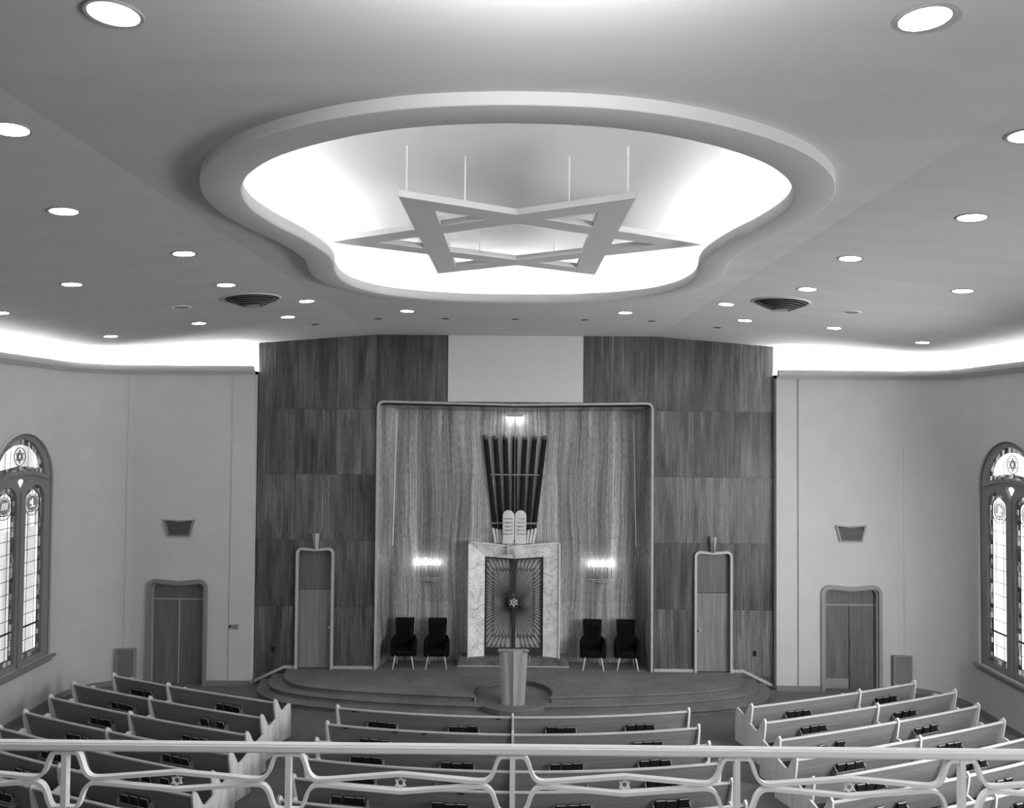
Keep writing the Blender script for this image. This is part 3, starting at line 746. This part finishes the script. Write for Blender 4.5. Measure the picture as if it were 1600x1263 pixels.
# ------------------------------------------------------------------ platform chairs
def chair():
    t = thing('armchair', '', 'armchair', (0, 0, 0), group='black high-backed armchairs in the niche')
    # local: faces -Y, floor at z=0, width .60, height 1.13
    def rbox(x0, x1, y0, y1, z0, z1, bev=.04):
        b = B().box(x0, x1, y0, y1, z0, z1); bmesh.ops.bevel(b.bm, geom=b.bm.edges[:], offset=bev, segments=3, affect='EDGES'); return b
    b = rbox(-.24, .24, -.26, .22, .30, .46, .05); st = part('seat', b, 'black', t)
    part('seat_piping', B().tube([(-.23, -.262, .42), (.23, -.262, .42)], .006, 6), 'blackpipe', st)
    b = B(); rs = []
    for z, hw_, y, th_ in ((.40, .20, .17, .13), (.60, .205, .19, .13), (.80, .21, .215, .12), (1.0, .22, .24, .10), (1.10, .225, .255, .08), (1.14, .215, .26, .05)):
        rs.append([(-hw_, y-th_/2, z), (-hw_*.8, y-th_/2-.012, z), (0, y-th_/2-.005, z), (hw_*.8, y-th_/2-.012, z), (hw_, y-th_/2, z), (hw_, y+th_/2, z), (-hw_, y+th_/2, z)])
    b.rings(rs); bk_ = part('backrest', b, 'black', t)
    for k in range(5):
        x = -.12+.06*k; part('channel', B().tube([(x*.8, .115, .48), (x*.95, .135, .75), (x*1.1, .17, 1.02)], .022, 6), 'black', bk_)
    part('back_piping', B().tube([(-.17, .115, .5), (-.185, .16, 1.04), (.185, .16, 1.04), (.17, .115, .5)], .007, 6), 'blackpipe', bk_)
    for s in (-1, 1):
        b = B(); rs = []
        for y, xo, zt_, zb_ in ((.28, .20, .70, .36), (.20, .26, .73, .30), (.05, .30, .70, .27), (-.12, .30, .64, .27), (-.22, .285, .60, .29), (-.26, .27, .56, .33)):
            rs.append([(s*(xo-.07), y, zb_), (s*xo, y, zb_+.02), (s*(xo+.005), y, zt_-.05), (s*(xo-.02), y, zt_), (s*(xo-.055), y, zt_), (s*(xo-.075), y, zt_-.05)])
        b.rings(rs); part('arm', b, 'black', t)
        part('leg', B().cyl((s*.19, -.20, .31), (s*.245, -.25, 0), .020, .011, 10), 'leg', t)
        part('leg', B().cyl((s*.16, .16, .32), (s*.19, .24, 0), .019, .011, 10), 'leg', t)
    return t
ch0 = chair()
CH = [(-2.80, 'black armchair at the far left of the niche'), (-1.96, 'black armchair between the far left chair and the ark'), (2.03, 'black armchair just right of the ark'), (2.90, 'black armchair at the far right of the niche')]
for i, (x, lb) in enumerate(CH):
    c = ch0 if i == 0 else copy_tree(ch0)
    c.location = (x, 20.62, .394); c['label'] = lb; c.rotation_euler.z = math.radians((3, 2, -2, -2)[i]); c.scale = (1.08, 1, 1.03)

# ------------------------------------------------------------------ lectern
lc = thing('lectern', 'tapered wooden lectern standing on the round dais', 'lectern', (0, 18.32, .266))
def plan(w_, d, y): return [(-w_, y+d), (-w_*.97, y-.06), (-w_*.62, y-.12), (-w_*.60, y-.12), (w_*.60, y-.12), (w_*.62, y-.12), (w_*.97, y-.06), (w_, y+d)]
b = B(); b.rings([[(x, y, z) for x, y in plan(w_, d, 18.30)] for w_, d, z in ((.27, .16, .266), (.30, .20, .9), (.335, .24, 1.44))]); part('body', b, 'lectern', lc)
b = B(); b.rings([[(-w_, 18.20, z), (0, 18.15-e, z), (w_, 18.20, z), (w_, 18.22, z), (-w_, 18.22, z)] for w_, e, z in ((.115, 0, .266), (.20, .02, 1.50))]); part('front_panel', b, 'lectern', lc)
part('panel_ridge', B().cyl((0, 18.148, .27), (0, 18.128, 1.50), .006, n=6), 'greytrim', lc)
b = B()
for s in (-1, 1):
    b.rings([[(s*.195, 18.19, 1.44), (s*.335, 18.25, 1.44), (s*.325, 18.27, 1.44), (s*.195, 18.21, 1.44)], [(s*.205, 18.18, 1.455), (s*.365, 18.23, 1.50), (s*.355, 18.26, 1.50), (s*.205, 18.20, 1.455)]])
part('top_rim', b, 'trim', lc)
b = B(); b.rings([[(-.34, 18.20, 1.44), (.34, 18.20, 1.44), (.34, 18.56, 1.36), (-.34, 18.56, 1.36)], [(-.34, 18.20, 1.47), (.34, 18.20, 1.47), (.34, 18.56, 1.39), (-.34, 18.56, 1.39)]]); part('reading_desk', b, 'doordark', lc)
part('side_handle', B().tube([(.345, 18.36, 1.34), (.37, 18.36, 1.33), (.37, 18.36, 1.20), (.335, 18.36, 1.19)], .008, 6), 'trim', lc)

# ------------------------------------------------------------------ hanging star
RS, SY, SZ0, SZ1 = 2.52, 10.60, 9.0, 9.075
st = thing('hanging_star', 'large six-pointed star hanging flat in the ceiling recess', 'ornament', (0, SY, 9.0))
def tri(R_, sgn): return [(R_*math.cos(a), SY+R_*math.sin(a)) for a in [math.radians(60*sgn+60+120*i) for i in range(3)]]
bw = .335
for k, z in ((0, 0), (1, .0004)):
    o = [(RS*math.cos(math.radians(60*k+120*i)), SY+RS*math.sin(math.radians(60*k+120*i))) for i in range(3)]
    ri = RS-2*bw; i_ = [(ri*math.cos(math.radians(60*k+120*i)), SY+ri*math.sin(math.radians(60*k+120*i))) for i in range(3)]
    b = B(); b.plate(o, [i_], .072, T(0, 0, SZ0+.04+z)); part('triangle', b, 'star', st, smooth=10)
for q, (fx, fy) in enumerate([(-.47, -.83), (.47, -.83), (-.23, -.70), (.23, -.70), (-.23, .70), (.23, .70)]):
    part('rod', B().cyl((fx*RS, SY+fy*RS, 9.07), (fx*RS, SY+fy*RS, 9.58), .009, n=6), 'white', st)

# ------------------------------------------------------------------ ceiling fixtures
def downlight():
    t = thing('downlight', '', 'ceiling light', (0, 0, 0), group='round recessed downlights in the ceiling')
    b = B().lathe((0, 0, 0), [(.165, .01), (.205, .01), (.205, -.004), (.195, -.010), (.170, -.008), (.165, .0)], 28, caps=False)
    part('trim_ring', b, 'diffuser', t); part('lens', B().lathe((0, 0, 0), [(.172, -.001), (.168, -.004), (.01, -.004)], 28), 'lamp', t); return t
DL = [(2.26, 4.40), (3.92, 6.10), (4.72, 8.26), (4.37, 10.44), (6.62, 11.84), (4.63, 12.69), (3.87, 14.71), (2.20, 16.09), (4.71, 16.44), (6.55, 16.45), (8.86, 17.42), (8.91, 13.73)]
names = ['nearest the camera', 'second nearest the camera', 'beside the widest part of the recess', 'beside the waist of the recess', 'outermost beyond the recess waist', 'just before the round air diffuser', 'between the air diffuser and the recess rim', 'nearest the middle beyond the recess', 'just beyond the air diffuser towards the wood wall', 'between air diffuser and side cove', 'deepest in the corner by the end wall cove', 'close to the side wall cove']
d0 = downlight()
first = True
for (x, y), nm in zip(DL, names):
    for s in (-1, 1):
        c = d0 if first else copy_tree(d0); first = False
        c.scale = (.79, .79, 1); c.location = (s*x, y, cz(x)); c.rotation_euler = (0, math.atan(.078)*(s if x > 3.55 else 0), 0)
        c['label'] = 'round downlight, %s half of ceiling, %s' % ('left' if s < 0 else 'right', nm)
for s in (-1, 1):
    t = thing('unlit_downlight', 'round dim ceiling fixture %s of the %s air diffuser' % ('left' if s < 0 else 'right', 'left' if s < 0 else 'right'), 'ceiling light', (s*6.06, 14.42, cz(6.06)))
    t.rotation_euler = (0, math.atan(.078)*s, 0)
    part('trim_ring', B().lathe((0, 0, 0), [(.13, .01), (.165, .01), (.165, -.006), (.155, -.012), (.13, -.008)], 28, caps=False), 'white', t, world=False)
    part('lens', B().lathe((0, 0, 0), [(.132, -.001), (.128, -.005), (.01, -.005)], 28), 'dimlens', t, world=False)
    # stepped cone air diffuser
    t = thing('air_diffuser', 'large round stepped air diffuser on the %s half of the ceiling' % ('left' if s < 0 else 'right'), 'vent', (s*4.64, 13.98, cz(4.64)))
    t.rotation_euler = (0, math.atan(.078)*s, 0)
    part('rim', B().lathe((0, 0, 0), [(.44, .01), (.50, .01), (.50, -.012), (.48, -.025), (.45, -.02)], 40, caps=False), 'ringp', t, world=False)
    part('throat', B().lathe((0, 0, 0), [(.46, -.002), (.45, -.006), (.02, -.006)], 40), 'dark', t, world=False)
    for r0, z0_ in ((.43, -.004), (.37, -.030), (.31, -.056), (.25, -.082), (.19, -.108)):
        part('cone', B().lathe((0, 0, 0), [(r0-.07, z0_), (r0, z0_-.034), (r0-.004, z0_-.040), (r0-.075, z0_-.006)], 40, caps=False), 'grille', t, world=False)
    part('centre_cap', B().lathe((0, 0, 0), [(.08, -.13), (.13, -.15), (.12, -.158), (.01, -.16)], 32), 'diffuser', t, world=False)
    part('stem', B().cyl((0, 0, -.006), (0, 0, -.15), .012, n=8), 'dark', t, world=False)
SP = [(-4.49, 17.80, 'leftmost'), (-2.97, 17.30, 'second from left'), (-1.50, 17.20, 'third from left'), (0, 17.20, 'middle'), (1.50, 17.22, 'third from right'), (2.97, 17.34, 'second from right'), (4.49, 17.80, 'rightmost')]
s0 = None
for x, y, nm in SP:
    if s0 is None:
        s0 = thing('slot_fixture', '', 'ceiling fixture', (0, 0, 0), group='small dark round fixtures over the platform')
        part('opening', B().lathe((0, 0, 0), [(.085, -.001), (.08, -.004), (.01, -.004)], 20), 'dark', s0)
        part('trim_ring', B().lathe((0, 0, 0), [(.08, .01), (.10, .01), (.10, -.005), (.08, -.006)], 20, caps=False), 'diffuser', s0); c = s0
    else: c = copy_tree(s0)
    c.location = (x, y, cz(x)); c['label'] = 'small dark round ceiling fixture over the platform, %s of seven' % nm
    if abs(x) > 3.55: c.rotation_euler = (0, math.atan(.078)*(1 if x > 0 else -1), 0)

# ------------------------------------------------------------------ pews
def yc_(y0): return lambda x: y0+.034*x*x
def ys_(y0): return lambda x: y0+.34*(abs(x)-4.87)+.0134*(abs(x)-4.87)**2
ORD = ['first', 'second', 'third', 'fourth', 'fifth', 'sixth', 'seventh']
BACK = [(0, .855), (.022, .862), (.165, .42), (.140, .405)]          # s forward, z up
CAP = [(-.016, .850), (-.014, .872), (.030, .875), (.034, .854)]
SEAT = [(.15, .40), (.15, .435), (.57, .455), (.59, .44), (.58, .41)]
POST = [(.05, 0), (.03, .40), (-.035, .80), (-.04, .90), (.0, .945), (.055, .90), (.19, .66), (.26, .625), (.47, .70), (.52, .685), (.535, .60), (.56, .0)]
def frame_at(f, x):
    h = 1e-3; t = Vector((1, (f(x+h)-f(x-h))/(2*h))).normalized(); n = Vector((-t.y, t.x))
    return Vector((x, f(x))), t, n
def sweep(b, f, x0, x1, prof, n=24):
    rs = []
    for i in range(n+1):
        p, t, nr = frame_at(f, x0+(x1-x0)*i/n); rs.append([(p.x+nr.x*s, p.y+nr.y*s, z) for s, z in prof])
    b.rings(rs)
def postshape(b, f, x, th=.038):
    p, t, nr = frame_at(f, x)
    b.rings([[(p.x+nr.x*s+t.x*o, p.y+nr.y*s+t.y*o, z) for s, z in POST] for o in (-th/2, th/2)])
BOOK = None
def book_at(f, x, s, lean, label, group, sx=1):
    global BOOK
    if BOOK is None:
        BOOK = thing('prayer_book', label, 'book', (0, 0, 0), group=group)
        part('cover', B().box(-.072, .072, -.022, -.014, 0, .20).box(-.072, .072, .014, .022, 0, .20).box(-.072, -.066, -.022, .022, 0, .20), 'book', BOOK)
        part('pages', B().box(-.066, .068, -.014, .014, .004, .194), 'paper', BOOK); c = BOOK
    else: c = copy_tree(BOOK)
    p, t, nr = frame_at(f, x); q = p+nr*s
    c.location = (q.x, q.y, .478); c.rotation_euler = Matrix.Rotation(math.atan2(t.y, t.x), 4, 'Z').to_euler(); c.rotation_euler.x = lean
    c.scale = (sx, 1, 1+random.uniform(-.08, .05)); c['label'] = label; c['group'] = group
def pew(block, row, f, x0, x1, dividers, racks):
    """racks: list of (x centre, where, [book slots])"""
    bl = {'C': 'centre', 'L': 'left', 'R': 'right'}[block]
    xm = (x0+x1)/2
    t = thing('pew', 'long curved wooden pew, %s from the platform, %s block' % (ORD[row], bl), 'pew', (xm, f(xm)+.25, 0), group='%s block pews' % bl)
    b = B(); sweep(b, f, x0, x1, BACK); part('backrest', b, 'pew', t)
    b = B(); sweep(b, f, x0, x1, CAP); part('cap_rail', b, 'pewrail', t)
    b = B(); sweep(b, f, x0, x1, SEAT); part('seat', b, 'pewseat', t)
    for x in (x0, x1):
        b = B(); postshape(b, f, x); part('end_panel', b, 'pewend', t)
    for x in dividers:
        b = B(); postshape(b, f, x, .04); part('divider', b, 'pewend', t)
    n = int((x1-x0)/1.3)
    for i in range(n):
        x = x0+(x1-x0)*(i+.5)/n
        if any(abs(x-d) < .3 for d in dividers): continue
        p, tt, nr = frame_at(f, x); q = p+nr*.30
        part('leg', B().box(q.x-.02, q.x+.02, q.y-.12, q.y+.20, 0, .41), 'pewseat', t)
    for rx, where, slots in racks:
        b = B(); W = .30
        for (s0_, s1_, z0_, z1_) in ((.005, .135, .455, .468), (.0, .012, .468, .495), (-.004, .008, .515, .535)):
            sweep(b, f, rx-W, rx+W, [(s0_, z0_), (s0_, z1_), (s1_, z1_), (s1_, z0_)], 3)
        for e in (-W, W):
            p, tt, nr = frame_at(f, rx+e)
            b.rings([[(p.x+nr.x*s+tt.x*o, p.y+nr.y*s+tt.y*o, z) for s, z in ((.14, .45), (-.005, .45), (-.02, .56), (.06, .63), (.10, .62))] for o in (-.008, .008)])
        part('book_rack', b, 'pewseat', t)
        srt = sorted(slots)
        for i, sl in enumerate(srt):
            pos = {1: ['lone'], 2: ['left', 'right'], 3: ['left', 'middle', 'right']}[len(srt)][i]
            book_at(f, rx+(-.19, 0, .19)[sl]+random.uniform(-.012, .012), .065, .30,
                    '%s black book, rack %s, %s pew, %s block' % (pos, where, ORD[row], bl), 'books in the rack %s, %s pew, %s block' % (where, ORD[row], bl), random.uniform(1.08, 1.24))
    if block == 'C':
        for x in {0: (-3.17, -.28), 1: (-3.15, -2.2, -1.65), 2: (-1.85, -1.2, -.83), 3: (), 4: (-2.0, -.8), 5: ()}[row]:
            p, tt, nr = frame_at(f, x); part('number_plate', B().box(p.x-.045, p.x+.045, p.y-.008, p.y+.01, .815, .84), 'dark', t)
C_Y = [15.81, 14.93, 14.12, 13.35, 12.61, 11.85]
S_Y = [16.50, 15.64, 14.78, 13.92, 13.12, 12.37, 11.62]
SL = [[[0, 1, 2], [0, 1, 2], [0, 2, 1], [0, 1, 2]], [[0, 1, 2], [0, 1], [1, 2], [0, 1, 2]], [[0, 1, 2], [0, 1, 2], [0, 1, 2], [0, 1, 2]], [[0, 1, 2], [1, 2], [0, 1], [0, 1, 2]], [[0, 1, 2], [0, 1, 2], [0, 1, 2], [0, 1, 2]], [[0], [1], [2], [0]]]
for r, y in enumerate(C_Y):
    wh = ['near the left aisle', 'left of the middle divider', 'right of the middle divider', 'near the right aisle']
    pew('C', r, yc_(y), -3.53, 3.53, [0], [(x, wh[i], SL[r][i]) for i, x in enumerate((-2.60, -.97, .95, 2.53))] if r < 5 else [])
for s, bl in ((-1, 'L'), (1, 'R')):
    for r, y in enumerate(S_Y):
        xo = 9.0 if r == 0 else 9.58
        xs = (4.87, xo)
        rk = [(s*5.98, 'near the aisle', [0, 1, 2] if (r+s) % 3 else [0, 2]), (s*8.22, 'near the side wall', [0, 1, 2] if (r*2+s) % 4 else [1, 2])]
        pew(bl, r, ys_(y), min(s*4.87, s*xo), max(s*4.87, s*xo), [s*7.49], rk)

# ------------------------------------------------------------------ balcony railing in front of the camera
rl = thing('balcony_railing', 'white metal balcony railing with curved bars and small stars across the foreground', 'railing', (0, 6.0, 3.32))
YR, ZT, ZM, ZB = 6.0, 4.178, 3.93, 3.66
b = B().box(-8.4, 8.4, YR-.04, YR+.04, ZT-.030, ZT+.034); bmesh.ops.bevel(b.bm, geom=b.bm.edges[:], offset=.012, segments=2, affect='EDGES'); part('top_rail', b, 'white', rl)
part('bottom_rail', B().box(-8.4, 8.4, YR-.02, YR+.02, ZB-.035, ZB-.005), 'white', rl)
for k in range(-5, 6): part('post', B().box(1.66*k-.02, 1.66*k+.02, YR-.028, YR+.028, 3.32, ZT-.03), 'white', rl)
for k in range(-5, 5):
    x0, x1 = 1.66*k, 1.66*(k+1); xm = (x0+x1)/2
    def prof_(sg):
        zt_ = ZM+sg*(ZT-.045-ZM); m_ = ZM+sg*.018
        left = [(x0+.01, zt_), (x0+.075, zt_), (x0+.10, zt_-sg*.015), (x0+.12, ZM+sg*.145), (x0+.14, ZM+sg*.085), (x0+.165, ZM+sg*.045), (x0+.20, ZM+sg*.022), (x0+.25, m_), (x0+.32, m_+sg*.004)]
        mid_ = [(xm, ZM+sg*.064)]
        right = [(x0+x1-a, z) for a, z in left[::-1]]
        return catmull(left, 4, closed=False)+mid_+catmull(right, 4, closed=False)
    for sg in (1, -1):
        b = B().flatbar([(x, YR, z) for x, z in prof_(sg)], .05, .026); part('curved_bar', b, 'white', rl)
    b = B()
    for (p, q) in star_poly(.043, 0, xm, ZM): b.cyl((p[0], YR, p[1]), (q[0], YR, q[1]), .005, n=6)
    part('star_emblem', b, 'white', rl)
